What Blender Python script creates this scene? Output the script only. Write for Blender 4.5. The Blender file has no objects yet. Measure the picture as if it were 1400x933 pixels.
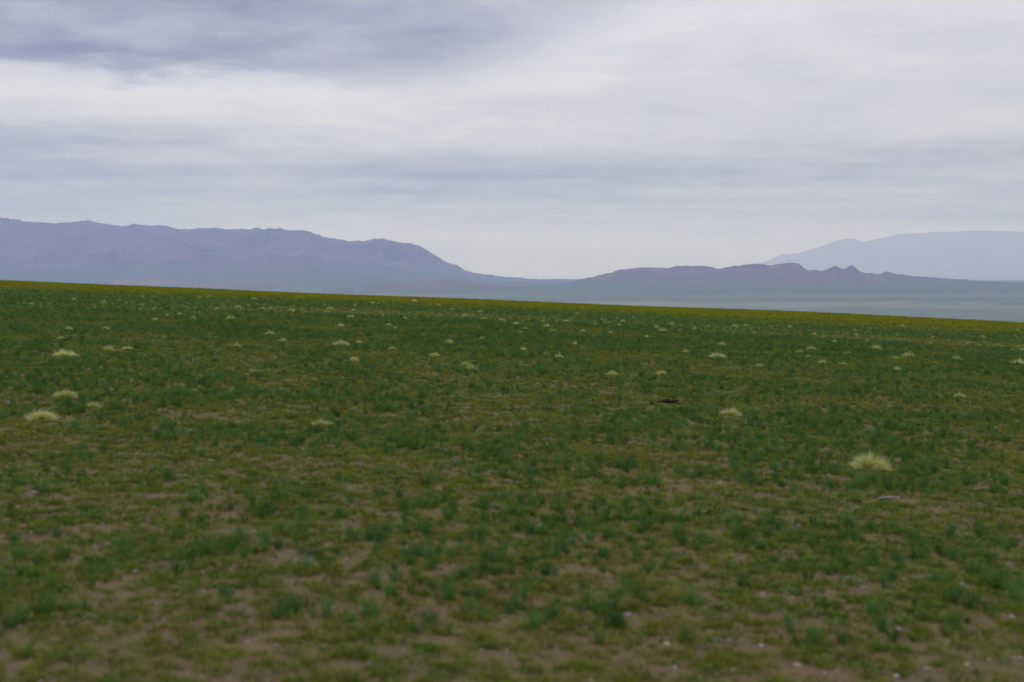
import bpy, math
import numpy as np

R = math.radians
scene = bpy.context.scene
rng = np.random.default_rng(7)

# ------------------------------------------------------------------ camera
CAM_H = 1.75
FPX = 1944.0                       # focal length in photograph pixels (1400 wide)
PITCH = math.atan((466.5 - 378.0) / FPX)
cam_data = bpy.data.cameras.new('camera')
cam = bpy.data.objects.new('camera', cam_data)
scene.collection.objects.link(cam)
cam.location = (0, 0, CAM_H)
cam.rotation_euler = (math.pi / 2 - PITCH, 0, 0)
cam_data.sensor_width = 36.0
cam_data.lens = FPX / 1400 * 36.0
cam_data.clip_start = 0.1
cam_data.clip_end = 120000
cam_data.dof.use_dof = True
cam_data.dof.focus_distance = 90.0
cam_data.dof.aperture_fstop = 2.2
scene.camera = cam

scene.render.engine = 'CYCLES'
scene.cycles.use_denoising = True
scene.cycles.max_bounces = 8
scene.cycles.volume_bounces = 3
scene.cycles.diffuse_bounces = 3
scene.cycles.transmission_bounces = 3
scene.view_settings.view_transform = 'Standard'
scene.view_settings.look = 'None'
scene.view_settings.exposure = 0.0
scene.view_settings.gamma = 1.0

# ------------------------------------------------------------------ node helper
class NT:
    def __init__(self, tree):
        self.t = tree
        tree.nodes.clear()
    def n(self, kind, **kw):
        node = self.t.nodes.new(kind)
        for k, v in kw.items():
            setattr(node, k, v)
        return node
    def put(self, sock, v):
        if isinstance(v, bpy.types.NodeSocket):
            self.t.links.new(v, sock)
        elif v is not None:
            sock.default_value = v
    def math(self, op, a, b=None, c=None, clamp=False):
        m = self.n('ShaderNodeMath', operation=op, use_clamp=clamp)
        self.put(m.inputs[0], a); self.put(m.inputs[1], b); self.put(m.inputs[2], c)
        return m.outputs[0]
    def smooth(self, x, a, b, lo=0.0, hi=1.0):
        m = self.n('ShaderNodeMapRange', interpolation_type='SMOOTHSTEP')
        for s, v in zip(m.inputs, (x, a, b, lo, hi)):
            self.put(s, v)
        return m.outputs[0]
    def mix(self, f, a, b):
        m = self.n('ShaderNodeMix', data_type='RGBA')
        self.put(m.inputs[0], f); self.put(m.inputs[6], a); self.put(m.inputs[7], b)
        return m.outputs[2]
    def noise(self, vec, scale, detail=4.0, rough=0.55, dist=0.0):
        m = self.n('ShaderNodeTexNoise')
        self.put(m.inputs['Vector'], vec)
        m.inputs['Scale'].default_value = scale
        m.inputs['Detail'].default_value = detail
        m.inputs['Roughness'].default_value = rough
        m.inputs['Distortion'].default_value = dist
        return m.outputs[0]
    def comb(self, x, y, z=0.0):
        m = self.n('ShaderNodeCombineXYZ')
        self.put(m.inputs[0], x); self.put(m.inputs[1], y); self.put(m.inputs[2], z)
        return m.outputs[0]

def col(r, g, b):
    return (r, g, b, 1.0)

# ------------------------------------------------------------------ sky
SUN_EL, SUN_AZ = 52.0, -25.0       # azimuth measured from the view direction (+Y) towards +X
world = bpy.data.worlds.new('World')
scene.world = world
world.use_nodes = True
w = NT(world.node_tree)
out = w.n('ShaderNodeOutputWorld')
bg = w.n('ShaderNodeBackground')
bg.inputs['Strength'].default_value = 0.10
w.t.links.new(bg.outputs[0], out.inputs[0])
sky = w.n('ShaderNodeTexSky', sky_type='NISHITA')
sky.sun_disc = False
sky.sun_elevation = R(SUN_EL)
sky.sun_rotation = R(SUN_AZ)
sky.altitude = 1300
tc = w.n('ShaderNodeTexCoord')
sep = w.n('ShaderNodeSeparateXYZ')
w.t.links.new(tc.outputs['Generated'], sep.inputs[0])
dx, dy, dz = sep.outputs
zc = w.math('MAXIMUM', dz, 0.0)
# cloud layer seen on a plane overhead: cells stretch out sideways near the horizon
den = w.math('ADD', zc, 0.085)
plx = w.math('DIVIDE', dx, den)
ply = w.math('DIVIDE', dy, den)
pl = w.comb(plx, ply)
plw = w.comb(w.math('MULTIPLY', plx, 0.62), ply)
n_big = w.noise(plw, 0.85, 5, 0.55, 0.35)
n_fine = w.noise(pl, 3.0, 8, 0.66, 0.35)
n_strata = w.noise(w.comb(w.math('MULTIPLY', plx, 0.22), ply), 1.5, 4, 0.55, 0.2)
az = w.math('ARCTAN2', dx, dy)
el = w.math('ARCSINE', zc)
# edge of the heavy deck: low on the western side, climbing away to the east
wob = w.math('MULTIPLY', w.math('SUBTRACT', n_fine, 0.5), 0.05)
wob2 = w.math('MULTIPLY', w.math('SUBTRACT', n_big, 0.5), 0.06)
climb = w.smooth(az, -0.08, 0.25, 0.0, 0.105)
climb = w.math('ADD', climb, w.smooth(az, 1.6, 2.6, 0.0, -0.06))
edge = w.math('ADD', climb, 0.1345)
dd = w.math('SUBTRACT', w.math('ADD', w.math('ADD', el, wob), w.math('MULTIPLY', wob2, 0.5)), edge)
soft = w.smooth(az, -0.14, 0.06, 0.0, 0.034)
deck = w.smooth(dd, w.math('SUBTRACT', -0.006, soft), w.math('ADD', 0.012, soft))
mottle = w.noise(w.comb(w.math('MULTIPLY', plx, 0.8), ply), 2.1, 5, 0.6, 0.5)
deck = w.math('MULTIPLY', deck, w.smooth(mottle, 0.28, 0.74, 1.10, 0.74))
deck = w.math('MULTIPLY', deck, w.smooth(el, 0.22, 0.50, 1.0, 0.35))
# bright gap under the deck
gap = w.math('MULTIPLY', w.smooth(dd, -0.060, -0.012), w.smooth(dd, -0.012, 0.006, 1.0, 0.0))
gap = w.math('MULTIPLY', gap, w.smooth(n_strata, 0.35, 0.6, 0.55, 1.0))
gap = w.math('MULTIPLY', gap, w.smooth(az, -0.36, -0.14, 0.45, 1.0))
# grey strata low over the horizon, paler veil at the very bottom
low = w.math('MULTIPLY', w.smooth(el, 0.022, 0.048), w.smooth(el, 0.070, 0.105, 1.0, 0.0))
low = w.math('MULTIPLY', low, w.smooth(n_strata, 0.30, 0.62, 0.55, 1.25))
v = w.math('MULTIPLY', w.math('SUBTRACT', n_big, 0.5), 0.75)
v = w.math('ADD', v, w.math('MULTIPLY', w.math('SUBTRACT', n_fine, 0.5), 0.55))
v = w.math('ADD', v, 0.62)
v = w.math('SUBTRACT', v, w.math('MULTIPLY', w.math('MULTIPLY', deck, w.smooth(az, -0.36, -0.05, 1.25, 1.0)), 0.49))
v = w.math('ADD', v, w.math('MULTIPLY', gap, 0.15))
v = w.math('SUBTRACT', v, w.math('MULTIPLY', low, 0.26))
# a thicker, greyer stretch of cloud to the west, under the bright gap
west = w.math('MULTIPLY', w.smooth(az, -0.34, -0.06, 1.0, 0.0), w.smooth(az, -1.6, -0.9))
west = w.math('MULTIPLY', west, w.smooth(el, 0.095, 0.125, 1.0, 0.0))
west = w.math('MULTIPLY', west, w.smooth(n_strata, 0.34, 0.62, 1.0, 0.55))
v = w.math('SUBTRACT', v, w.math('MULTIPLY', west, 0.24))
v = w.math('ADD', v, 0.05)
ramp = w.n('ShaderNodeValToRGB')
ramp.color_ramp.elements[0].position = 0.0
ramp.color_ramp.elements[0].color = col(0.225, 0.225, 0.30)
ramp.color_ramp.elements[1].position = 1.0
ramp.color_ramp.elements[1].color = col(0.92, 0.90, 0.91)
e = ramp.color_ramp.elements.new(0.55)
e.color = col(0.66, 0.665, 0.75)
w.t.links.new(v, ramp.inputs[0])
cloud = w.n('ShaderNodeVectorMath', operation='SCALE')
w.t.links.new(ramp.outputs[0], cloud.inputs[0])
CLOUD_GAIN = 7.25
# an overcast dome is brighter overhead than low down
w.put(cloud.inputs['Scale'], w.math('MULTIPLY', w.math('ADD', w.math('MULTIPLY', zc, 2.0), 1.0), CLOUD_GAIN))
skymix = w.mix(0.96, sky.outputs[0], cloud.outputs[0])
w.t.links.new(skymix, bg.inputs['Color'])

sun_data = bpy.data.lights.new('sun', 'SUN')
sun_data.energy = 1.4
sun_data.angle = R(12)
sun_data.color = (1.0, 0.965, 0.92)
sun = bpy.data.objects.new('sun', sun_data)
scene.collection.objects.link(sun)
sun.rotation_euler = (math.pi / 2 - R(SUN_EL), 0, math.pi - R(SUN_AZ))

# ------------------------------------------------------------------ numeric noise
def _hash(ix, iy, seed):
    h = (ix.astype(np.int64) * 374761393 + iy.astype(np.int64) * 668265263 + seed * 974634777) & 0xFFFFFFFF
    h = ((h ^ (h >> 13)) * 1274126177) & 0xFFFFFFFF
    h = (h ^ (h >> 16)) & 0xFFFFFF
    return h / float(0xFFFFFF)

def vnoise(x, y, seed=0):
    x = np.asarray(x, float); y = np.asarray(y, float)
    ix = np.floor(x); iy = np.floor(y)
    fx = x - ix; fy = y - iy
    fx = fx * fx * fx * (fx * (fx * 6 - 15) + 10); fy = fy * fy * fy * (fy * (fy * 6 - 15) + 10)
    a = _hash(ix, iy, seed); b = _hash(ix + 1, iy, seed)
    c = _hash(ix, iy + 1, seed); d = _hash(ix + 1, iy + 1, seed)
    return (a * (1 - fx) + b * fx) * (1 - fy) + (c * (1 - fx) + d * fx) * fy

def fbm(x, y, octaves=4, seed=0, gain=0.5):
    x = np.asarray(x, float); y = np.asarray(y, float)
    s = 0.0; a = 1.0; t = 0.0
    for i in range(octaves):
        s = s + a * vnoise(x, y, seed + i * 17); t += a
        x, y = (x * 1.62 - y * 1.18) + 3.7, (x * 1.18 + y * 1.62) - 1.9
        a *= gain
    return s / t

def ridged(x, y, octaves=4, seed=0):
    s = 0.0; a = 1.0; t = 0.0
    for i in range(octaves):
        s = s + a * (1 - np.abs(2 * vnoise(x, y, seed + i * 31) - 1)) ** 2; t += a
        x, y = (x * 1.62 - y * 1.18) + 7.7, (x * 1.18 + y * 1.62) - 2.9
        a *= 0.5
    return s / t

# ------------------------------------------------------------------ the lie of the land
SLOPE_X, RISE, CURVE_R, G = 0.0437, 0.0130, 3457.0, 0.085
CURVE_A = G * CURVE_R
_fr = np.array([0, 4300, 5200, 6400, 7600, 9000, 11000, 16000, 38000.0])
_fz = np.array([-176, -172, -150, -105, -72, -52, -40, -43, -60.0])
_rr = np.linspace(0, 38000, 1521)
_zz = np.interp(_rr, _fr, _fz)
_k = np.hanning(41); _k /= _k.sum()
_zz = np.convolve(np.pad(_zz, 20, mode='edge'), _k, mode='valid')

def plain_z(x, y):
    r = np.hypot(x, y)
    return np.interp(r, _rr, _zz) + 5.0 * (fbm(x / 1500, y / 900, 3, 5) - 0.5)

def ground_z(x, y):
    x = np.asarray(x, float); y = np.asarray(y, float)
    r = np.hypot(x, y)
    near = RISE * y - G * (np.sqrt(y * y + CURVE_A ** 2) - CURVE_A) - SLOPE_X * 150 * np.tanh(x / 150)
    near = near + 0.42 * (fbm(x / 26, y / 26, 2, 40) - 0.5) * np.clip(r / 40, 0, 1)
    near = near + 0.05 * (fbm(x / 1.3, y / 1.3, 3, 60) - 0.5) * np.clip((90 - r) / 40, 0, 1)
    far = plain_z(x, y)
    k = 6.0
    t = np.clip((near - far) / k, -60, 60)
    return np.where(t > 30, near, far + k * np.log1p(np.exp(t)))

def ray(px, py):
    u = (px - 700.0) / FPX; v = (466.5 - py) / FPX
    cp, sp = math.cos(PITCH), math.sin(PITCH)
    return np.array([u, cp + v * sp, -sp + v * cp])

def on_ground(px, py):
    """point of the near ground that this direction from the road meets"""
    d = ray(px, py)
    ts = np.geomspace(2.0, 260.0, 1600)
    gap_ = CAM_H + d[2] * ts - ground_z(d[0] * ts, d[1] * ts)
    idx = np.where(gap_ <= 0)[0]
    i = int(idx[0]) if len(idx) else int(np.argmin(gap_))
    return float(d[0] * ts[i]), float(d[1] * ts[i])

# ------------------------------------------------------------------ mesh helpers
def mesh_from(name, verts, faces, smooth=False, mats=()):
    me = bpy.data.meshes.new(name)
    verts = np.asarray(verts, dtype=np.float32)
    if isinstance(faces, np.ndarray):
        nf, k = faces.shape
        me.vertices.add(len(verts)); me.vertices.foreach_set('co', verts.ravel())
        me.loops.add(nf * k); me.loops.foreach_set('vertex_index', faces.astype(np.int32).ravel())
        me.polygons.add(nf)
        me.polygons.foreach_set('loop_start', np.arange(0, nf * k, k, dtype=np.int32))
        me.update(calc_edges=True)
    else:
        me.from_pydata([tuple(p) for p in verts], [], faces); me.update()
    if smooth:
        me.polygons.foreach_set('use_smooth', np.ones(len(me.polygons), dtype=bool))
    for m in mats:
        me.materials.append(m)
    return me

def link(name, me, label=None, cat=None, group=None, kind=None, parent=None, loc=None, rz=0.0, scale=None):
    o = bpy.data.objects.new(name, me)
    scene.collection.objects.link(o)
    if label: o['label'] = label
    if cat: o['category'] = cat
    if group: o['group'] = group
    if kind: o['kind'] = kind
    if parent: o.parent = parent
    if loc is not None: o.location = loc
    o.rotation_euler.z = rz
    if scale is not None: o.scale = scale
    return o

def grid_faces(nu, nv):
    i = np.arange(nu - 1)[:, None]; j = np.arange(nv - 1)[None, :]
    a = i * nv + j
    return np.stack([a, a + nv, a + nv + 1, a + 1], -1).reshape(-1, 4)

# ------------------------------------------------------------------ materials
def new_mat(name):
    m = bpy.data.materials.new(name)
    m.use_nodes = True
    return m, NT(m.node_tree)

def finish(nt, colour, rough=0.9, bump=None, bump_strength=0.4, bump_dist=0.02, translucent=0.0, spec=0.2):
    o = nt.n('ShaderNodeOutputMaterial')
    p = nt.n('ShaderNodeBsdfPrincipled')
    nt.put(p.inputs['Base Color'], colour)
    p.inputs['Roughness'].default_value = rough
    p.inputs['Specular IOR Level'].default_value = spec
    if bump is not None:
        b = nt.n('ShaderNodeBump')
        b.inputs['Strength'].default_value = bump_strength
        b.inputs['Distance'].default_value = bump_dist
        nt.put(b.inputs['Height'], bump)
        nt.t.links.new(b.outputs[0], p.inputs['Normal'])
    if translucent > 0:
        tr = nt.n('ShaderNodeBsdfTranslucent')
        nt.put(tr.inputs[0], colour)
        mx = nt.n('ShaderNodeMixShader')
        mx.inputs[0].default_value = translucent
        nt.t.links.new(p.outputs[0], mx.inputs[1]); nt.t.links.new(tr.outputs[0], mx.inputs[2])
        nt.t.links.new(mx.outputs[0], o.inputs[0])
    else:
        nt.t.links.new(p.outputs[0], o.inputs[0])

def mat_ground():
    m, t = new_mat('steppe_ground')
    pos = t.n('ShaderNodeNewGeometry').outputs['Position']
    s = t.n('ShaderNodeSeparateXYZ'); t.t.links.new(pos, s.inputs[0])
    flat = t.comb(s.outputs[0], s.outputs[1])
    ln = t.n('ShaderNodeVectorMath', operation='LENGTH'); t.t.links.new(flat, ln.inputs[0])
    r = ln.outputs['Value']
    grit = t.noise(flat, 60, 3, 0.7)
    patch = t.noise(flat, 1.1, 5, 0.6)
    soil = t.mix(t.smooth(grit, 0.35, 0.68), col(0.058, 0.036, 0.018), col(0.140, 0.088, 0.048))
    soil = t.mix(t.smooth(patch, 0.40, 0.65), soil, t.mix(t.smooth(grit, 0.4, 0.6), col(0.050, 0.043, 0.015), col(0.095, 0.076, 0.034)))
    vor = t.n('ShaderNodeTexVoronoi'); t.put(vor.inputs['Vector'], flat); vor.inputs['Scale'].default_value = 38
    pebble = t.smooth(vor.outputs['Distance'], 0.10, 0.22, 1.0, 0.0)
    sc = t.n('ShaderNodeSeparateColor'); t.t.links.new(vor.outputs['Color'], sc.inputs[0])
    pebble = t.math('MULTIPLY', pebble, t.smooth(sc.outputs[0], 0.55, 0.6))
    soil = t.mix(pebble, soil, t.mix(sc.outputs[1], col(0.10, 0.085, 0.08), col(0.34, 0.29, 0.25)))
    # sward closing over the soil
    veg = t.mix(t.noise(flat, 0.35, 5, 0.6), col(0.050, 0.080, 0.008), col(0.085, 0.090, 0.014))
    near = t.mix(t.smooth(r, 7, 45), soil, veg)
    # the wide plain below: grey-green scrub with paler gravel fans
    st = t.comb(t.math('MULTIPLY', s.outputs[0], 0.12), s.outputs[1])
    band = t.noise(st, 0.0030, 5, 0.6, 0.3)
    spots = t.noise(flat, 0.004, 4, 0.6)
    plain = t.mix(t.smooth(band, 0.38, 0.60), col(0.026, 0.066, 0.020), col(0.078, 0.098, 0.046))
    plain = t.mix(t.smooth(spots, 0.56, 0.75), plain, col(0.095, 0.075, 0.055))
    pale = t.smooth(t.math('ABSOLUTE', t.math('SUBTRACT', t.math('ADD', r, t.math('MULTIPLY', t.math('SUBTRACT', spots, 0.5), 1300)), 6050)), 50, 260, 1.0, 0.0)
    plain = t.mix(t.math('MULTIPLY', pale, 0.38), plain, col(0.20, 0.20, 0.10))
    base = t.mix(t.smooth(r, 400, 2500), near, plain)
    h = t.math('ADD', t.math('MULTIPLY', grit, 0.5), t.math('MULTIPLY', pebble, 0.6))
    finish(t, base, 0.95, h, 0.6, 0.012)
    return m

def mat_rock(name, rock, rock2, scree, green, green_top, red=None):
    m, t = new_mat(name)
    pos = t.n('ShaderNodeNewGeometry').outputs['Position']
    s = t.n('ShaderNodeSeparateXYZ'); t.t.links.new(pos, s.inputs[0])
    n1 = t.noise(pos, 0.0022, 6, 0.6)
    n2 = t.noise(pos, 0.012, 5, 0.65)
    c = t.mix(t.smooth(n1, 0.36, 0.62), rock, rock2)
    c = t.mix(t.smooth(n2, 0.52, 0.68), c, scree)
    if red:
        c = t.mix(t.smooth(t.noise(pos, 0.0013, 3, 0.5), 0.50, 0.62), c, red)
    zz = t.math('ADD', s.outputs[2], t.math('MULTIPLY', t.math('SUBTRACT', n1, 0.5), (green_top[1] - green_top[0]) * 2.4))
    c = t.mix(t.smooth(zz, green_top[0], green_top[1]), green, c)
    finish(t, c, 0.95, n2, 1.0, 18.0)
    return m

def mat_plant(name, a, b, tip=None, patch_scale=0.22, translucent=0.25, rough=0.55, spread=0.35):
    """leaf colour: per-plant variation, drifts of tone across the steppe, paler tips"""
    m, t = new_mat(name)
    pos = t.n('ShaderNodeNewGeometry').outputs['Position']
    rnd = t.n('ShaderNodeObjectInfo').outputs['Random']
    drift = t.smooth(t.noise(pos, patch_scale, 3, 0.55), 0.36, 0.64)
    f = t.math('ADD', t.math('MULTIPLY', drift, 0.55), t.math('MULTIPLY', rnd, 0.45))
    c = t.mix(f, a, b)
    if tip:
        at = t.n('ShaderNodeAttribute'); at.attribute_name = 'along'
        c = t.mix(t.smooth(at.outputs['Fac'], 0.45, 1.0, 0.0, 0.8), c, tip)
    hs = t.n('ShaderNodeHueSaturation')
    t.put(hs.inputs['Color'], c)
    r2 = t.math('FRACT', t.math('MULTIPLY', rnd, 13.7))
    t.put(hs.inputs['Value'], t.math('ADD', t.math('MULTIPLY', r2, spread * 2), 1.0 - spread))
    finish(t, hs.outputs[0], rough, translucent=translucent, spec=0.06)
    return m

M_GROUND = mat_ground()
M_ONION = mat_plant('onion_leaf', col(0.054, 0.136, 0.024), col(0.064, 0.142, 0.046), col(0.088, 0.158, 0.036))
M_GRASS = mat_plant('short_grass_leaf', col(0.100, 0.162, 0.012), col(0.158, 0.162, 0.020), col(0.18, 0.165, 0.026))
M_HERB = mat_plant('mat_herb_leaf', col(0.056, 0.122, 0.011), col(0.100, 0.140, 0.014))
M_STRAW = mat_plant('dry_stalk', col(0.26, 0.20, 0.115), col(0.16, 0.11, 0.065))
M_SILVER = mat_plant('silvery_leaf', col(0.15, 0.18, 0.13), col(0.21, 0.23, 0.17))
M_YELLOW = mat_plant('yellow_green_leaf', col(0.145, 0.180, 0.004), col(0.195, 0.205, 0.006), col(0.22, 0.215, 0.009), 0.06)
M_TUFT_BLADE = mat_plant('feather_grass_blade', col(0.24, 0.28, 0.055), col(0.32, 0.34, 0.09), None, 0.5, 0.3, 0.6, 0.15)
M_TUFT_AWN = mat_plant('feather_grass_awn', col(0.38, 0.41, 0.10), col(0.44, 0.46, 0.14), col(0.66, 0.64, 0.36), 0.3, 0.35, 0.7, 0.15)

def mat_stone(name, a, b):
    m, t = new_mat(name)
    tcn = t.n('ShaderNodeTexCoord').outputs['Object']
    n = t.noise(tcn, 30, 5, 0.65)
    finish(t, t.mix(t.smooth(n, 0.3, 0.7), a, b), 0.85, n, 0.4, 0.004)
    return m
M_STONE = mat_stone('pale_quartz', col(0.22, 0.21, 0.195), col(0.38, 0.37, 0.345))
M_STONE_TAN = mat_stone('tan_stone', col(0.16, 0.125, 0.095), col(0.28, 0.23, 0.185))
M_GRAVEL = mat_stone('gravel_stone', col(0.13, 0.105, 0.09), col(0.30, 0.25, 0.21))
M_DEADWOOD = mat_stone('charred_wood', col(0.012, 0.010, 0.009), col(0.035, 0.026, 0.02))
M_BLEACHED = mat_stone('bleached_wood', col(0.17, 0.165, 0.165), col(0.30, 0.29, 0.29))

# ------------------------------------------------------------------ ground sheet
fine = np.linspace(-30, 30, 321)
coarse = np.linspace(34, 326, 74)
ang = np.radians(np.concatenate([fine, coarse, [330.0]]))
rad = np.concatenate([[0.02], np.geomspace(0.6, 36500, 330)])
AA, RR_ = np.meshgrid(ang, rad, indexing='ij')
GX, GY = RR_ * np.sin(AA), RR_ * np.cos(AA)
GZ = ground_z(GX, GY)
gf = grid_faces(len(ang), len(rad))
ground = link('ground', mesh_from('ground', np.stack([GX, GY, GZ], -1).reshape(-1, 3), gf[:, ::-1].copy(), True, [M_GROUND]), kind='structure')
ground['label'] = 'sloping steppe of reddish soil falling away to a wide plain'

# ------------------------------------------------------------------ mountains and hills
def range_mesh(name, prof, dist, front, back, nu, nt_, seed, mat, spur=0.35, cell=700.0, crest=6.0, power=1.5, wander=0.05, toe=0.0):
    """a ridge standing at its own distance; prof lists where its skyline runs as seen from the road"""
    prof = np.array(prof, float)
    px = np.linspace(prof[0, 0], prof[-1, 0], nu)
    py = np.interp(px, prof[:, 0], prof[:, 1])
    D = dist * (1 + wander * 2 * (fbm(px / 260, px * 0 + seed, 3, seed) - 0.5))
    dirs = np.array([ray(a, b) for a, b in zip(px, py)])
    hl = np.hypot(dirs[:, 0], dirs[:, 1])
    ux, uy = dirs[:, 0] / hl, dirs[:, 1] / hl
    zr = CAM_H + dirs[:, 2] / hl * D
    cr = (fbm(px / 11.0, px * 0 + 3.3, 4, seed + 3, 0.75) - 0.5) * crest
    zr = zr + cr
    t = np.concatenate([np.linspace(-front, 0, nt_)[:-1], np.linspace(0, back, nt_ // 2)])
    T, U = np.meshgrid(t, np.arange(nu))
    rr = D[:, None] + T
    X = ux[:, None] * rr; Y = uy[:, None] * rr
    base = plain_z(X, Y) - 4.0 - toe
    s = np.where(T <= 0, 1 + T / front, 1 - T / back).clip(0, 1)
    away = (1 - s)
    rg = ridged(X / cell, Y / (cell * 1.6), 4, seed + 9)
    rg2 = fbm(X / (cell * 0.35), Y / (cell * 0.35), 3, seed + 20)
    sh = s ** power
    mod = 1 - spur * np.sin(np.pi * np.clip(away, 0, 1)) * (1.15 - rg) - 0.12 * np.sin(np.pi * away) * (rg2 - 0.2)
    Z = base + np.maximum(zr[:, None] - base, 2.0) * sh * mod
    me = mesh_from(name, np.stack([X, Y, Z], -1).reshape(-1, 3), grid_faces(nu, len(t)), True, [mat])
    return me

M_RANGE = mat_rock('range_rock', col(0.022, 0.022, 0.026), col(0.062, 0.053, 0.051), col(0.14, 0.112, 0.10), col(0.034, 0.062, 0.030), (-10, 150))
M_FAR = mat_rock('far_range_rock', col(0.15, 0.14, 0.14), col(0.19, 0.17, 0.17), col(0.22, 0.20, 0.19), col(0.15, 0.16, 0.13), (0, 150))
M_HILL = mat_rock('hill_rock', col(0.062, 0.044, 0.046), col(0.088, 0.062, 0.058), col(0.13, 0.09, 0.08), col(0.042, 0.072, 0.032), (-50, 10), col(0.088, 0.064, 0.058))
M_RED = mat_rock('red_hill_rock', col(0.088, 0.062, 0.052), col(0.118, 0.078, 0.064), col(0.135, 0.092, 0.076), col(0.045, 0.072, 0.032), (-62, -34))

left_prof = [(-1500, 330), (-1150, 302), (-900, 312), (-600, 288), (-350, 301), (-160, 290), (-60, 294), (0, 297), (20, 300), (51, 304.6), (86, 305), (104, 303), (120, 301.5), (138, 306),
             (165, 308.5), (182, 307), (198, 309), (216, 308), (247, 313), (285, 312), (310, 313.5), (336, 314.5), (350, 312), (360, 313), (372, 311.5),
             (390, 314), (411, 314.5), (430, 320), (446, 325), (480, 330), (505, 329), (513, 326.5), (521, 325.6), (539, 330), (560, 333.5), (577, 337.6),
             (591, 346.5), (611, 358.5), (625, 363), (635, 370), (663, 375.5), (697, 379), (731, 381), (786, 382.5)]
link('mountain_range', range_mesh('mountain_range', left_prof, 12500, 3600, 3000, 1300, 90, 11, M_RANGE, 0.62, 800, 34, 1.25),
     'long blue-grey mountain range sloping down to the plain', kind='structure')
far_prof = [(960, 384), (1000, 372), (1021, 362), (1043, 359), (1069, 348), (1092, 346), (1118, 339), (1140, 330), (1162, 326), (1183, 330.5), (1203, 326),
            (1229, 320.5), (1270, 318), (1326, 316), (1363, 316), (1400, 317), (1520, 312), (1700, 322), (1950, 305), (2250, 330), (2600, 350)]
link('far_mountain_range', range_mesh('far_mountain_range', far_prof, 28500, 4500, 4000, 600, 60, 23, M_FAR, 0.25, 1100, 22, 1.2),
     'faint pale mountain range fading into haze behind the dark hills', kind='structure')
hill_prof = [(700, 391), (740, 390), (776, 387.5), (803, 380), (834, 373), (851, 369), (870, 366.5), (886, 365.5), (910, 367), (928, 364), (945, 364), (965, 363.5), (980, 367),
             (1003, 365), (1017, 362.4), (1040, 361), (1054, 363), (1060, 361.5), (1069, 360), (1080, 359.6), (1091, 360.5), (1097, 364), (1101, 368), (1106, 369.5), (1125, 370), (1130, 368.5), (1137, 365), (1141, 364.2), (1146, 366), (1150, 367.5), (1155, 367.5),
             (1159, 365), (1163, 363.2), (1166, 363.2), (1169, 365.5), (1175, 370.5), (1181, 373.5), (1203, 375), (1208, 372.5), (1214, 371), (1229, 376), (1270, 379), (1326, 383), (1363, 386), (1400, 386.5),
             (1500, 388), (1700, 386), (2000, 391)]
link('hill_ridge', range_mesh('hill_ridge', hill_prof, 8600, 1700, 1300, 900, 60, 37, M_HILL, 0.40, 260, 18.0, 1.9, 0.03),
     'dark purple-brown rocky hills with small knobbly peaks', kind='structure')
red_prof = [(440, 394), (474, 391.5), (505, 390), (536, 388), (560, 386.5), (577, 384.6), (592, 384), (608, 382.8), (635, 383), (648, 384.5), (659, 386.7), (680, 389.5), (720, 392)]
link('low_red_hill', range_mesh('low_red_hill', red_prof, 7900, 900, 900, 260, 36, 41, M_RED, 0.3, 240, 1.5, 1.5, 0.02),
     'low rounded reddish hill before the range', kind='structure')
red2 = [(230, 391), (262, 388), (290, 386), (320, 385), (345, 385.8), (375, 385), (400, 386.5), (425, 389), (450, 392)]
link('low_pink_rise', range_mesh('low_pink_rise', red2, 8700, 800, 800, 220, 30, 47, M_RED, 0.3, 240, 1.5, 1.5, 0.02),
     'low pinkish rise at the foot of the range', kind='structure')
red3 = [(130, 386), (165, 382.5), (190, 381), (215, 381), (240, 383.5), (262, 387)]
link('low_pink_rise', range_mesh('low_pink_rise.001', red3, 9300, 700, 700, 160, 26, 53, M_RED, 0.3, 240, 1.5, 1.5, 0.02),
     'small pinkish rise just showing over the grassy brow', kind='structure')

# ------------------------------------------------------------------ plant meshes
def blades(n, h, spread, width, base_r, seed, seg=2, lean=(0.1, 0.6), hvar=0.35, droop=0.35, flat=1.0):
    """n tapering, bending leaves growing from one root"""
    g = np.random.default_rng(seed)
    V, F, A = [], [], []
    for i in range(n):
        a = g.uniform(0, 2 * math.pi)
        q = math.sqrt(g.uniform())
        root = np.array([math.cos(a) * base_r * q, math.sin(a) * base_r * q, -0.006])
        da = a + g.normal(0, 0.5)
        d = np.array([math.cos(da), math.sin(da), 0])
        ln = h * (1 - hvar * g.uniform())
        le = g.uniform(*lean) * (0.35 + 0.65 * q)
        side = np.array([-math.sin(da + g.normal(0, .6)), math.cos(da + g.normal(0, .6)), 0])
        wv = width * g.uniform(0.7, 1.25)
        o = len(V)
        for k in range(seg + 1):
            s = k / seg
            outw = spread * le * (s ** 1.4) * ln / h
            up = ln * (s - droop * le * s ** 2.2) * flat
            p = root + d * outw + np.array([0, 0, max(up, 0.004 * s)])
            if k < seg:
                ww = wv * (1 - 0.55 * s)
                V += [p - side * ww / 2, p + side * ww / 2]; A += [s, s]
            else:
                V.append(p); A.append(1.0)
        for k in range(seg - 1):
            F.append((o + 2 * k, o + 2 * k + 1, o + 2 * k + 3, o + 2 * k + 2))
        F.append((o + 2 * seg - 2, o + 2 * seg - 1, o + 2 * seg))
    return V, F, A

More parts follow.
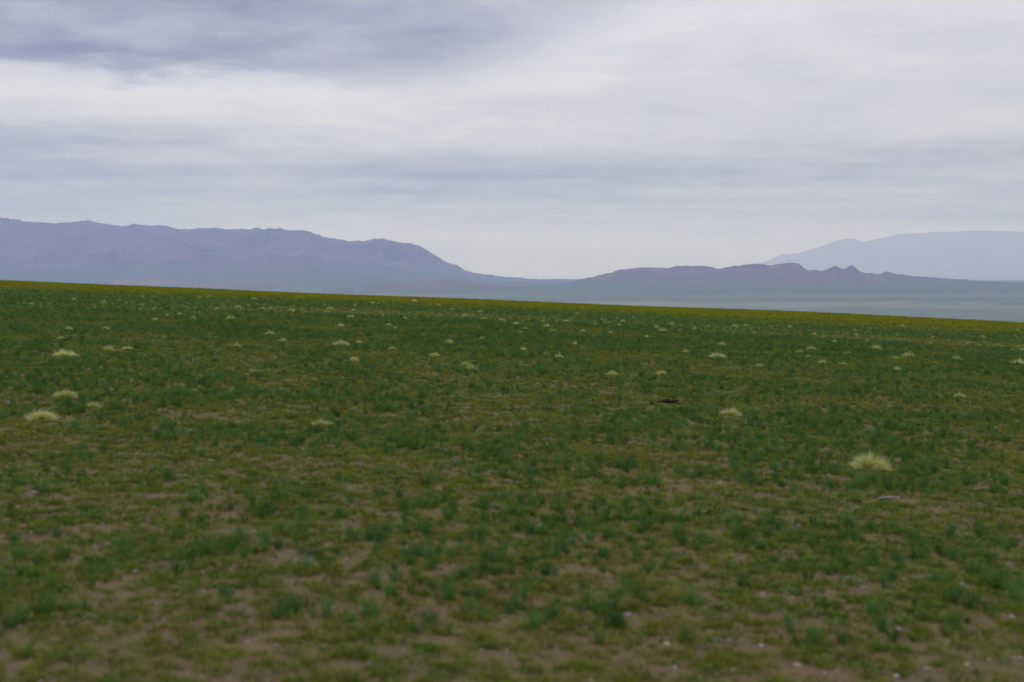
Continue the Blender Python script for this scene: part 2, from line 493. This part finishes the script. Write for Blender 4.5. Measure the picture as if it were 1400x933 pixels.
def leafmat(n, rx, h, leaf, seed):
    """a low cushion of small leaves"""
    g = np.random.default_rng(seed)
    V, F, A = [], [], []
    for i in range(n):
        a = g.uniform(0, 2 * math.pi); q = math.sqrt(g.uniform())
        lob = 1 + 0.25 * math.sin(3 * a + seed) + 0.15 * math.sin(5 * a + 2 * seed)
        c = np.array([math.cos(a) * rx * q * lob, math.sin(a) * rx * q * lob, h * (1 - q * q) * g.uniform(0.35, 1.0) + 0.004])
        d = np.array([math.cos(a + g.normal(0, .8)), math.sin(a + g.normal(0, .8)), g.uniform(0.1, 1.0)])
        d /= np.linalg.norm(d)
        s = np.cross(d, g.normal(size=3)); s /= np.linalg.norm(s)
        l = leaf * g.uniform(0.6, 1.3)
        o = len(V)
        V += [c, c + d * l * .5 + s * l * .22, c + d * l, c + d * l * .5 - s * l * .22]; A += [0, .5, 1, .5]
        F.append((o, o + 1, o + 2, o + 3))
    return V, F, A

def plant_mesh(name, vfa, mat):
    V, F, A = vfa
    me = mesh_from(name, V, F, False, [mat])
    at = me.attributes.new('along', 'FLOAT', 'POINT')
    at.data.foreach_set('value', np.asarray(A, dtype=np.float32))
    return me

KINDS = []
def kind(name, vfa, mat):
    KINDS.append(plant_mesh(name, vfa, mat)); return len(KINDS) - 1

ONION = [kind('onion_clump_mesh', blades(34, .165, .13, .0062, .030, 100 + i, 3, (.15, .9), .45, .25), M_ONION) for i in range(5)]
SHORT = [kind('short_grass_mesh', blades(26, .060, .075, .0050, .030, 200 + i, 2, (.2, 1.1), .5, .4), M_GRASS) for i in range(4)]
HERB = [kind('mat_herb_mesh', leafmat(46, .060, .028, .024, 300 + i), M_HERB) for i in range(4)]
STRAW = [kind('dry_stalk_mesh', blades(11, .070, .10, .0034, .030, 400 + i, 2, (.3, 1.3), .6, .5), M_STRAW) for i in range(2)]
SILVER = [kind('silvery_herb_mesh', leafmat(40, .055, .035, .022, 500 + i), M_SILVER) for i in range(2)]
ONION_F = [kind('far_onion_mesh', blades(13, .15, .13, .014, .035, 600 + i, 2, (.2, .9), .45, .25), M_ONION) for i in range(3)]
SHORT_F = [kind('far_grass_mesh', blades(12, .065, .10, .014, .05, 700 + i, 2, (.2, 1.1), .5, .4), M_GRASS) for i in range(3)]
YELLOW_F = [kind('far_yellow_mesh', blades(14, .12, .15, .018, .06, 800 + i, 2, (.2, 1.0), .5, .3), M_YELLOW) for i in range(3)]
STRAW_F = [kind('far_straw_mesh', blades(9, .085, .11, .010, .05, 900 + i, 2, (.3, 1.2), .5, .4), M_STRAW) for i in range(2)]

def cushion(n, length, width, base_r, seed, low=.06, seg=3, droop=.10):
    """fine leaves radiating into a rounded dome, the lowest lying out along the ground"""
    g = np.random.default_rng(seed)
    V, F, A = [], [], []
    for i in range(n):
        a = g.uniform(0, 2 * math.pi); cz = low + (1 - low) * g.uniform() ** 1.15
        lob = 1 + .10 * math.sin(3 * a + seed) + .07 * math.sin(7 * a + 2 * seed)
        sr = math.sqrt(1 - cz * cz)
        d = np.array([math.cos(a) * sr, math.sin(a) * sr, cz])
        root = np.array([math.cos(a), math.sin(a), 0]) * base_r * sr * g.uniform(.3, 1) + np.array([0, 0, -.01])
        l = length * lob * g.uniform(.68, 1.06)
        side = np.cross(d, g.normal(size=3)); side /= np.linalg.norm(side)
        bend = np.array([d[0], d[1], 0]) * .06 + np.array([0, 0, -droop * sr])
        o = len(V)
        for k in range(seg + 1):
            s = k / seg
            p = root + d * l * s + bend * s * s * l / length
            p[2] = max(p[2], -.01 if k == 0 else .012)
            if k < seg:
                V += [p - side * width * (1 - .5 * s) / 2, p + side * width * (1 - .5 * s) / 2]; A += [s, s]
            else:
                V.append(p); A.append(1.0)
        for k in range(seg - 1):
            F.append((o + 2 * k, o + 2 * k + 1, o + 2 * k + 3, o + 2 * k + 2))
        F.append((o + 2 * seg - 2, o + 2 * seg - 1, o + 2 * seg))
    return V, F, A

# ------------------------------------------------------------------ feather-grass tufts, each one where it grows
TUFTS = [(21, 397, 6), (18, 402, 8), (3, 400, 6), (58, 397, 5), (60, 408.5, 8), (101, 409.5, 5), (141, 412.5, 9), (146, 407, 5), (164, 410.5, 5), (194, 417, 8),
 (194, 405.5, 5), (212, 406, 6), (211, 422.5, 6), (229, 431, 9), (212, 437.5, 7), (94, 449, 12), (144, 449, 13), (84, 463, 11), (88, 482, 33), (148, 477, 20),
 (174, 477, 11), (43, 416, 8), (272, 405.5, 7), (285, 406, 9), (321, 406.5, 9), (245, 407, 5), (348, 409, 8), (362, 407.5, 5), (391, 409, 5), (411, 407.5, 9),
 (267, 420, 8), (325, 419.5, 11), (338, 418, 5), (297, 422.5, 7), (370, 421, 8), (361, 422, 8), (399, 425, 14), (419, 417, 7), (451, 421.5, 11), (444, 417, 6),
 (315, 434.5, 14), (264, 435, 8), (369, 455, 16), (387, 465, 14), (323, 472.5, 11), (466, 445.5, 5), (466, 468.5, 26), (246, 430, 6), (509, 414, 8), (517, 415, 5),
 (485, 417, 6), (544, 410.5, 7), (566, 411.5, 11), (603, 411.5, 5), (565, 416, 6), (567, 422, 6), (599, 416.5, 8), (616, 419.5, 6), (617, 423, 6), (648, 420.5, 5),
 (656, 415.5, 7), (483, 424, 7), (479, 432.5, 11), (553, 434, 8), (524, 431.5, 7), (636, 430.5, 7), (662, 435, 9), (686, 437, 9), (531, 444, 8), (540, 449, 8),
 (614, 468, 17), (660, 462.5, 8), (537, 477, 10), (491, 468.5, 10), (594, 486, 11), (636, 498, 11), (645, 504, 7), (484, 492.5, 9), (657, 426, 9), (706, 442, 13),
 (710, 454, 10), (718, 449.5, 5), (741, 439, 9), (748, 445, 12), (755, 452, 8), (763, 432, 9), (774, 438.5, 7), (783, 435, 6), (788, 428.5, 7), (744, 417.5, 6),
 (713, 417, 5), (814, 443.5, 9), (823, 437, 7), (842, 435.5, 5), (846, 445, 6), (852, 438.5, 8), (813, 459.5, 11), (797, 453, 6), (834, 455.5, 5), (786, 471, 5),
 (716, 478, 7), (897, 447, 6), (906, 451.5, 14), (930, 451.5, 7), (919, 442, 8), (880, 436, 7), (853, 427.5, 5), (904, 509.5, 16), (837, 511, 13), (937, 481, 7),
 (884, 460.5, 8), (866, 434.5, 5), (764, 488, 7), (948, 430.5, 8), (966, 431, 9), (1008, 432.5, 6), (1004, 445, 8), (1020, 444.5, 8), (1053, 446, 9), (1063, 445.5, 6),
 (1079, 446.5, 11), (1070, 443, 6), (1099, 437.5, 6), (1059, 432.5, 6), (967, 447, 5), (950, 450, 5), (1113, 457, 6), (987, 471, 14), (980, 485, 26), (1109, 475.5, 15),
 (1094, 481, 10), (1106, 488, 9), (1159, 483, 11), (1124, 495, 13), (1153, 497.5, 12), (1038, 501, 7), (1141, 468, 6), (1169, 451.5, 8), (1170, 458, 6), (1187, 449, 9),
 (1186, 454, 6), (1204, 454, 7), (1234, 445, 5), (1242, 453, 5), (1262, 443, 5), (1226, 458, 5), (1276, 461, 9), (1186, 467, 6), (1197, 475, 18), (1222, 489, 17),
 (1242, 485, 18), (1307, 489.5, 16), (1331, 460.5, 8), (1342, 461, 11), (1324, 469, 6), (1384, 479, 7), (1397, 478, 9), (1392, 495, 20), (1391, 451, 7), (1312, 541, 14),
 (1226, 504.5, 14), (999, 562, 34), (90, 537.5, 34), (126, 554, 18), (57, 566, 40), (439, 577, 28), (1187, 632, 55)]
SPECIAL = {
 (1187, 632): 'large fluffy domed yellow-green feather-grass tuft beside a bleached grey stick',
 (57, 566): 'broad flat olive-yellow feather-grass tuft left of a small pale one',
 (90, 537.5): 'wide pale feather-grass tuft with a dark green clump under it',
 (126, 554): 'small whitish feather-grass tuft close beside the broad olive-yellow tuft',
 (439, 577): 'ragged straw-white feather-grass tuft alone among dark green clumps',
 (999, 562): 'dull flat yellowish feather-grass tuft near the dark dead branch',
 (88, 482): 'solid bright yellow-green feather-grass tuft, widest in its part of the steppe',
 (148, 477): 'dull brownish feather-grass tuft with a smaller tuft touching its side',
 (174, 477): 'small dull feather-grass tuft touching a larger brownish one',
 (466, 468.5): 'long low flat-topped feather-grass tuft in brownish grass',
 (980, 485): 'long flat bar-shaped pale feather-grass tuft below an arched one',
 (987, 471): 'arched pale feather-grass tuft just behind the long bar-shaped one',
 (614, 468): 'wide flat pale feather-grass tuft standing alone in brownish grass',
 (904, 509.5): 'pale peaked feather-grass tuft behind the dark dead branch',
 (1222, 489): 'whitish feather-grass tuft, lower of a close pair',
 (1242, 485): 'whitish feather-grass tuft, upper of a close pair',
}
def tuft_meshes(seed, nb, na, wb, wa):
    # a rounded cushion of unit width: green blades inside, pale awns arching out over them
    b = plant_mesh('leaf_blades', cushion(nb, .31, wb, .14, seed), M_TUFT_BLADE)
    a = plant_mesh('feathery_awns', cushion(na, .42, wa, .12, seed + 1, .05, 4), M_TUFT_AWN)
    return b, a
TUFT_NEAR = [tuft_meshes(2000 + 10 * i, 320, 900, .014, .009) for i in range(3)]
TUFT_MID = [tuft_meshes(2100 + 10 * i, 110, 220, .030, .020) for i in range(4)]
TUFT_FAR = [plant_mesh('feather_grass_tuft_mesh', cushion(110, .42, .038, .12, 2200 + 10 * i), M_TUFT_AWN) for i in range(4)]
tuft_spots = []
for i, (px, py, wd) in enumerate(TUFTS):
    x, y = on_ground(px, py + wd * 0.18)
    width = wd / FPX * math.hypot(x, y)
    width = min(max(width, 0.18), 0.95) * 1.18
    tuft_spots.append((x, y, width))
    lab = SPECIAL.get((px, py))
    d = math.hypot(x, y)
    flat = 1.05 if wd > 50 else 0.78 if wd > 24 else rng.uniform(0.85, 1.15)
    if lab is None:
        nb_ = sorted(math.hypot(px - q[0], (py - q[1]) * 2) for q in TUFTS)[1]
        drop = py - (383 + px * 0.0407)
        size = 'wide' if wd >= 13 else 'medium' if wd >= 9 else 'small' if wd >= 7 else 'tiny'
        place = 'in the dark green steppe grass' if drop > 40 else 'in green grass short of the yellow strip' if drop > 18 else 'in the yellow-green strip along the brow'
        lab = '%s pale feather-grass tuft %s%s' % (size, 'close to another tuft ' if nb_ < 17 else 'by itself ', place)
    grp = None if (px, py) in SPECIAL else 'pale feather-grass tufts dotted over the steppe'
    z = float(ground_z(x, y))
    sc = (width, width * rng.uniform(.85, 1.1), width * flat)
    rz = rng.uniform(0, 6.28)
    if wd >= 9:
        bl, aw = (TUFT_NEAR if wd >= 24 else TUFT_MID)[i % 3]
        o = link('feather_grass_tuft', None, lab, 'grass tuft', grp, loc=(x, y, z), rz=rz, scale=sc)
        link('leaf_blades', bl, parent=o); link('feathery_awns', aw, parent=o)
    else:
        link('feather_grass_tuft', TUFT_FAR[i % 4], lab, 'grass tuft', grp, loc=(x, y, z), rz=rz, scale=sc)

# ------------------------------------------------------------------ stones
def stone_mesh(name, seed, mat, sub=2):
    import bmesh
    bm = bmesh.new()
    bmesh.ops.create_icosphere(bm, subdivisions=sub, radius=0.5)
    g = np.random.default_rng(seed)
    ph = g.uniform(0, 6, 6)
    planes = [(v / np.linalg.norm(v), g.uniform(.30, .44)) for v in g.normal(size=(7, 3))]
    for v in bm.verts:
        p = np.array(v.co)
        for nrm, dlim in planes:                        # broken facets
            k = p @ nrm
            if k > dlim: p = p - nrm * (k - dlim) * 0.9
        p *= 1 + .06 * math.sin(9 * p[0] + ph[0]) * math.cos(8 * p[1] + ph[1])
        v.co = p
    me = bpy.data.meshes.new(name); bm.to_mesh(me); bm.free()
    me.materials.append(mat)
    return me

STONES = [(858, 842, 14, 0), (912, 882, 13, 0), (923, 914, 12, 0), (1041, 884, 13, 0), (1090, 911, 16, 0), (1226, 927, 17, 0), (1322, 910, 15, 0),
 (1043, 813, 8, 0), (1084, 819, 9, 0), (1384, 844, 11, 0), (1180, 805, 11, 1), (1127, 713, 10, 1), (984, 661, 8, 0), (1247, 641, 9, 1), (1134, 651, 11, 1),
 (738, 720, 9, 0), (46, 675, 16, 1), (1316, 798, 8, 0), (1229, 861, 11, 0), (1148, 859, 12, 1), (1265, 915, 13, 1), (760, 890, 13, 1), (1145, 920, 14, 1),
 (1243, 878, 11, 0), (1380, 771, 10, 1), (690, 850, 10, 1), (620, 775, 10, 1), (340, 880, 14, 1)]
PALE = [stone_mesh('white_stone_mesh', 70 + i, M_STONE) for i in range(4)]
TAN = [stone_mesh('tan_stone_mesh', 90 + i, M_STONE_TAN) for i in range(4)]
stone_spots = []
for i, (px, py, wd, tan) in enumerate(STONES):
    x, y = on_ground(px, py)
    width = wd / FPX * math.hypot(x, y) * 0.85
    stone_spots.append((x, y, width))
    lab = 'flat tan stone lying on the reddish soil between plants' if tan else 'small white quartz stone lying on bare soil'
    link('stone', (TAN if tan else PALE)[i % 4], lab, 'stone', 'tan stones on the soil' if tan else 'white stones on the bare soil',
         loc=(x, y, float(ground_z(x, y)) + width * 0.06), rz=rng.uniform(0, 6), scale=(width, width * rng.uniform(.55, .8), width * rng.uniform(.28, .4)))

# ------------------------------------------------------------------ dead wood
def tube(path, radii, sides=7, seed=0):
    g = np.random.default_rng(seed)
    path = np.array(path, float)
    V, F = [], []
    for i, p in enumerate(path):
        d = path[min(i + 1, len(path) - 1)] - path[max(i - 1, 0)]
        d /= np.linalg.norm(d)
        s = np.cross(d, [0.13, 0.2, 1]); s /= np.linalg.norm(s)
        u = np.cross(s, d)
        for k in range(sides):
            a = 2 * math.pi * k / sides
            V.append(p + (s * math.cos(a) + u * math.sin(a)) * radii[i] * g.uniform(.75, 1.2))
    n = len(path)
    for i in range(n - 1):
        for k in range(sides):
            k2 = (k + 1) % sides
            F.append((i * sides + k, i * sides + k2, (i + 1) * sides + k2, (i + 1) * sides + k))
    F.append(tuple(range(sides))[::-1]); F.append(tuple((n - 1) * sides + k for k in range(sides)))
    return V, F

x, y = on_ground(912, 553)
branch_spot = (x, y)
k = 1.35 * math.hypot(x, y) / FPX    # a little over the metres covered by one photograph pixel here
bz = float(ground_z(x, y))
main = [(-15, 0, .9), (-9, 2, 1.6), (-4, 1, 2.6), (0, 0, 3.6), (4, -1, 2.8), (8, -2, 3.0), (11, -1, 4.2)]
V, F = tube(np.array(main) * k, np.array([.5, .8, 1.5, 2.4, 1.8, 1.5, .9]) * k, 7, 1)
br = link('dead_branch', None, 'dark charred-looking dead branch lying in green grass', 'branch', loc=(x, y, bz))
link('branch_stem', mesh_from('branch_stem', V, F, True, [M_DEADWOOD]), parent=br)
for tw, rr in (([(7, -2, 2.6), (10, -5, 1.2), (12, -7, .2)], [1.0, .8, .4]), ([(0, 0, 4), (.6, 2, 6.4), (1, 3, 8)], [1.1, .7, .25]), ([(-6, 1, 2), (-14, -3, .6), (-22, -4, 1.0)], [.6, .45, .25]), ([(6, -1, 3), (9, 3, 6), (11, 4, 6.8)], [.8, .5, .2])):
    V, F = tube(np.array(tw, float) * k, np.array(rr) * k, 6, 3)
    link('twig', mesh_from('twig_mesh', V, F, True, [M_DEADWOOD]), parent=br)
x, y = on_ground(1215, 684)
stick_spot = (x, y)
k = math.hypot(x, y) / FPX
V, F = tube(np.array([(-15, 0, 1.6), (-8, 2, 2.4), (-1, 1, 2.6), (6, -1, 3.4), (14, 0, 4.0)]) * k, np.array([.8, 1.5, 2.0, 1.6, .8]) * k, 8, 5)
st = link('bleached_stick', None, 'bleached grey stick lying in front of the large feather-grass tuft', 'stick', loc=(x, y, float(ground_z(x, y))))
link('stick_stem', mesh_from('stick_stem', V, F, True, [M_BLEACHED]), parent=st)
V, F = tube(np.array([(5, -1, 3.2), (9, -4, 4.4), (12, -6, 3.0)]) * k, np.array([1.0, .7, .4]) * k, 6, 6)
link('twig', mesh_from('twig_mesh', V, F, True, [M_BLEACHED]), parent=st)

# ------------------------------------------------------------------ sward
def wedge(n, y0, y1, half):
    u = rng.uniform(0, 1, n)
    r = np.sqrt(y0 ** 2 + u * (y1 ** 2 - y0 ** 2))
    a = rng.uniform(-half, half, n)
    return r * np.sin(a), r * np.cos(a)

HALF = R(27)
def area(y0, y1): return HALF * (y1 ** 2 - y0 ** 2)
PX, PY, PK, PS = [], [], [], []
def scatter(dens, y0, y1, kinds, smin, smax, keep=None):
    n = int(dens * area(y0, y1))
    x, y = wedge(n, y0, y1, HALF)
    if keep is not None:
        m = rng.uniform(0, 1, n) < keep(x, y)
        x, y = x[m], y[m]
    kk = rng.choice(np.array(kinds), len(x)); ss = rng.uniform(smin, smax, len(x)) * rng.uniform(.8, 1.15, len(x))
    PX.append(x); PY.append(y); PK.append(kk); PS.append(ss)

def cl(v): return np.clip(v, 0, 1)
def bare(x, y): return cl((.84 * fbm(x / .17, y / .17, 3, 70) + .16 * fbm(x / 1.3, y / 1.3, 2, 71) - .52) * 8 + .12)        # 1 = bare soil
def onion_drift(x, y): return cl((fbm(x / 1.4, y / 1.2, 3, 80) - .42) * 3.2 + .32)
def streak(x, y): return fbm(x / 22, y / 5.0, 3, 90)

near_on = lambda x, y: onion_drift(x, y) * (1 - .65 * bare(x, y))
scatter(58, 2.5, 16, ONION, .34, .92, near_on)
scatter(300, 2.5, 16, SHORT, .5, 1.3, lambda x, y: 1 - .76 * bare(x, y))
scatter(100, 2.5, 16, HERB, .35, 1.15, lambda x, y: .35 + .65 * cl((fbm(x / .5, y / .5, 2, 75) - .4) * 4))
scatter(22, 2.5, 16, STRAW, .5, 1.2)
scatter(1.2, 2.5, 30, SILVER, .5, 1.1)
scatter(62, 16, 40, ONION, .40, .95, lambda x, y: onion_drift(x, y) * (.5 + .5 * cl((streak(x, y) - .35) * 4)))
scatter(140, 16, 40, SHORT, .7, 1.4, lambda x, y: 1 - .45 * bare(x, y))
scatter(40, 16, 40, HERB, .5, 1.3)
scatter(7, 16, 40, STRAW, .6, 1.2)
yel = lambda x, y: cl((np.hypot(x, y) - 55 + 34 * (streak(x, y) - .5)) / 20)
mid_on = lambda x, y: cl((streak(x, y) - .38) * 5) * cl((75 - y) / 25)
scatter(24, 40, 95, ONION_F, .55, 1.1, mid_on)
scatter(34, 40, 95, SHORT_F, .7, 1.4, lambda x, y: 1 - .7 * yel(x, y))
scatter(3, 40, 70, STRAW_F, .6, 1.2, lambda x, y: cl((.55 - streak(x, y)) * 5))
scatter(18, 36, 175, YELLOW_F, .5, 1.5, yel)
scatter(4, 95, 175, SHORT_F, .7, 1.3)
X = np.concatenate(PX); Y = np.concatenate(PY); K = np.concatenate(PK); S = np.concatenate(PS)
ok = np.ones(len(X), bool)
for (tx, ty, tw) in tuft_spots:
    ok &= (X - tx) ** 2 + (Y - ty) ** 2 > (tw * .38) ** 2
    if tw and math.hypot(tx, ty) < 60:                  # keep tall plants off the near foot of each tuft
        ok &= ~((np.abs(X - tx) < tw * .5) & (Y < ty) & (Y > ty - .2 - tw) & (np.isin(K, ONION) | np.isin(K, ONION_F)))
for (tx, ty, tw) in stone_spots:
    ok &= ~((np.abs(X - tx) < tw * .7 + .03) & (Y < ty + tw * .6) & (Y > ty - .14))
for (tx, ty) in (branch_spot, stick_spot):
    ok &= ~((np.abs(X - tx) < .13) & (Y < ty + .04) & (Y > ty - .14))
    ok &= ~((np.abs(X - tx) < .20) & (Y < ty) & (Y > ty - .9) & np.isin(K, ONION))
X, Y, K, S = X[ok], Y[ok], K[ok], S[ok]
Z = ground_z(X, Y)

# the clumps that show largest stand as things of their own
depth = Y * math.cos(PITCH) - (Z - CAM_H) * math.sin(PITCH)
SX = 700 + FPX * X / depth
SY = 466.5 - FPX * (Y * math.sin(PITCH) + (Z - CAM_H) * math.cos(PITCH)) / depth
is_on = np.isin(K, ONION) & (SX > -10) & (SX < 1410) & (SY < 950) & (SY > 380)
cand = np.where(is_on)[0]
cand = cand[np.argsort(-(S[cand] / depth[cand]))][:300]
own = np.zeros(len(X), bool); own[cand] = True
for i in cand:
    s = float(S[i])
    px_, py_ = float(X[i]), float(Y[i])
    near_stone = min(range(len(stone_spots)), key=lambda j: math.hypot(stone_spots[j][0] - px_, stone_spots[j][1] - py_))
    ds = math.hypot(stone_spots[near_stone][0] - px_, stone_spots[near_stone][1] - py_)
    crowd = int(((X[cand] - px_) ** 2 + (Y[cand] - py_) ** 2 < .2 ** 2).sum()) - 1
    tall = 'tall upright' if s > .95 else 'short' if s < .65 else 'medium-height'
    where = ('beside a tan stone' if STONES[near_stone][3] else 'beside a small white stone') if ds < .35 else \
            'crowded against other clumps' if crowd >= 2 else 'beside one other clump' if crowd == 1 else \
            'standing apart on bare reddish soil' if float(bare(np.array([px_]), np.array([py_]))[0]) > .5 else 'standing apart in short yellowish grass'
    link('wild_onion_clump', KINDS[int(K[i])], '%s green wild onion clump %s' % (tall, where), 'plant',
         'green onion clumps growing on the soil', loc=(float(X[i]), float(Y[i]), float(Z[i]) - .004), rz=float(rng.uniform(0, 6.28)),
         scale=(s * float(rng.uniform(.85, 1.3)), s * float(rng.uniform(.85, 1.3)), s))

def instancer(name, x, y, z, kk, ss, meshes, label):
    """one object: a point per plant, each carrying one of the plant meshes"""
    lib = bpy.data.collections.new(name + '_shapes')
    for i, me in enumerate(meshes):
        o = bpy.data.objects.new('%s_shape_%03d' % (name, i), me)
        lib.objects.link(o)
    n = len(x)
    pm = mesh_from(name, np.stack([x, y, z - .004], -1), [])
    for an, av in (('which', kk), ('size', ss), ('turn', rng.uniform(0, 6.283, n))):
        at = pm.attributes.new(an, 'INT' if an == 'which' else 'FLOAT', 'POINT')
        at.data.foreach_set('value', np.asarray(av, dtype=np.int32 if an == 'which' else np.float32))
    o = link(name, pm, label, kind='stuff')
    ng = bpy.data.node_groups.new(name + '_nodes', 'GeometryNodeTree')
    ng.interface.new_socket('Geometry', in_out='INPUT', socket_type='NodeSocketGeometry')
    ng.interface.new_socket('Geometry', in_out='OUTPUT', socket_type='NodeSocketGeometry')
    N, L = ng.nodes, ng.links
    gi, go = N.new('NodeGroupInput'), N.new('NodeGroupOutput')
    iop = N.new('GeometryNodeInstanceOnPoints')
    ci = N.new('GeometryNodeCollectionInfo')
    ci.inputs['Collection'].default_value = lib
    ci.inputs['Separate Children'].default_value = True
    ci.inputs['Reset Children'].default_value = True
    def attr(nm, dt):
        a = N.new('GeometryNodeInputNamedAttribute'); a.data_type = dt
        a.inputs['Name'].default_value = nm
        return a.outputs['Attribute']
    cx = N.new('ShaderNodeCombineXYZ'); L.new(attr('turn', 'FLOAT'), cx.inputs[2])
    er = N.new('FunctionNodeEulerToRotation'); L.new(cx.outputs[0], er.inputs[0])
    L.new(gi.outputs[0], iop.inputs['Points']); L.new(ci.outputs[0], iop.inputs['Instance'])
    iop.inputs['Pick Instance'].default_value = True
    L.new(attr('which', 'INT'), iop.inputs['Instance Index'])
    L.new(er.outputs[0], iop.inputs['Rotation']); L.new(attr('size', 'FLOAT'), iop.inputs['Scale'])
    L.new(iop.outputs[0], go.inputs[0])
    md = o.modifiers.new('plants', 'NODES'); md.node_group = ng
    return o

rest = ~own
sw = instancer('steppe_grass', X[rest], Y[rest], Z[rest], K[rest], S[rest], KINDS, 'short green and yellowish grass and herbs growing over the whole steppe')
sw['category'] = 'grass'

# gravel between the plants
n = int(150 * area(2.5, 15))
gx, gy = wedge(n, 2.5, 15, HALF)
m = rng.uniform(0, 1, n) < .2 + .8 * bare(gx, gy)
gx, gy = gx[m], gy[m]
GR = [stone_mesh('gravel_mesh', 130 + i, mt, 1) for i, mt in enumerate([M_GRAVEL, M_GRAVEL, M_STONE_TAN, M_GRAVEL])]
gs = .006 + .028 * rng.uniform(0, 1, len(gx)) ** 3
gv = instancer('gravel', gx, gy, ground_z(gx, gy) + .004, rng.integers(0, 4, len(gx)), gs, GR, 'loose brown gravel scattered on the bare soil')
gv['category'] = 'gravel'

# ------------------------------------------------------------------ haze
HX, HZ0, HZ1 = 38000.0, float(GZ.min()) - 3.0, 1080.0
hv = [(sx * HX, sy * HX, z) for z in (HZ0, HZ1) for sx, sy in ((-1, -1), (1, -1), (1, 1), (-1, 1))]
hf = [(3, 2, 1, 0), (4, 5, 6, 7), (0, 1, 5, 4), (1, 2, 6, 5), (2, 3, 7, 6), (3, 0, 4, 7)]
hm, ht = new_mat('haze')
ho = ht.n('ShaderNodeOutputMaterial')
pv = ht.n('ShaderNodeVolumePrincipled')
pv.inputs['Color'].default_value = col(0.40, 0.51, 1.0)
pv.inputs['Absorption Color'].default_value = col(1, 1, 1)
pv.inputs['Density'].default_value = 0.77e-4
pv.inputs['Anisotropy'].default_value = 0.45
ht.t.links.new(pv.outputs[0], ho.inputs['Volume'])
hz = link('haze', mesh_from('haze', hv, hf, False, [hm]), 'pale blue haze lying over the far plain and mountains', kind='stuff')
hz['category'] = 'haze'
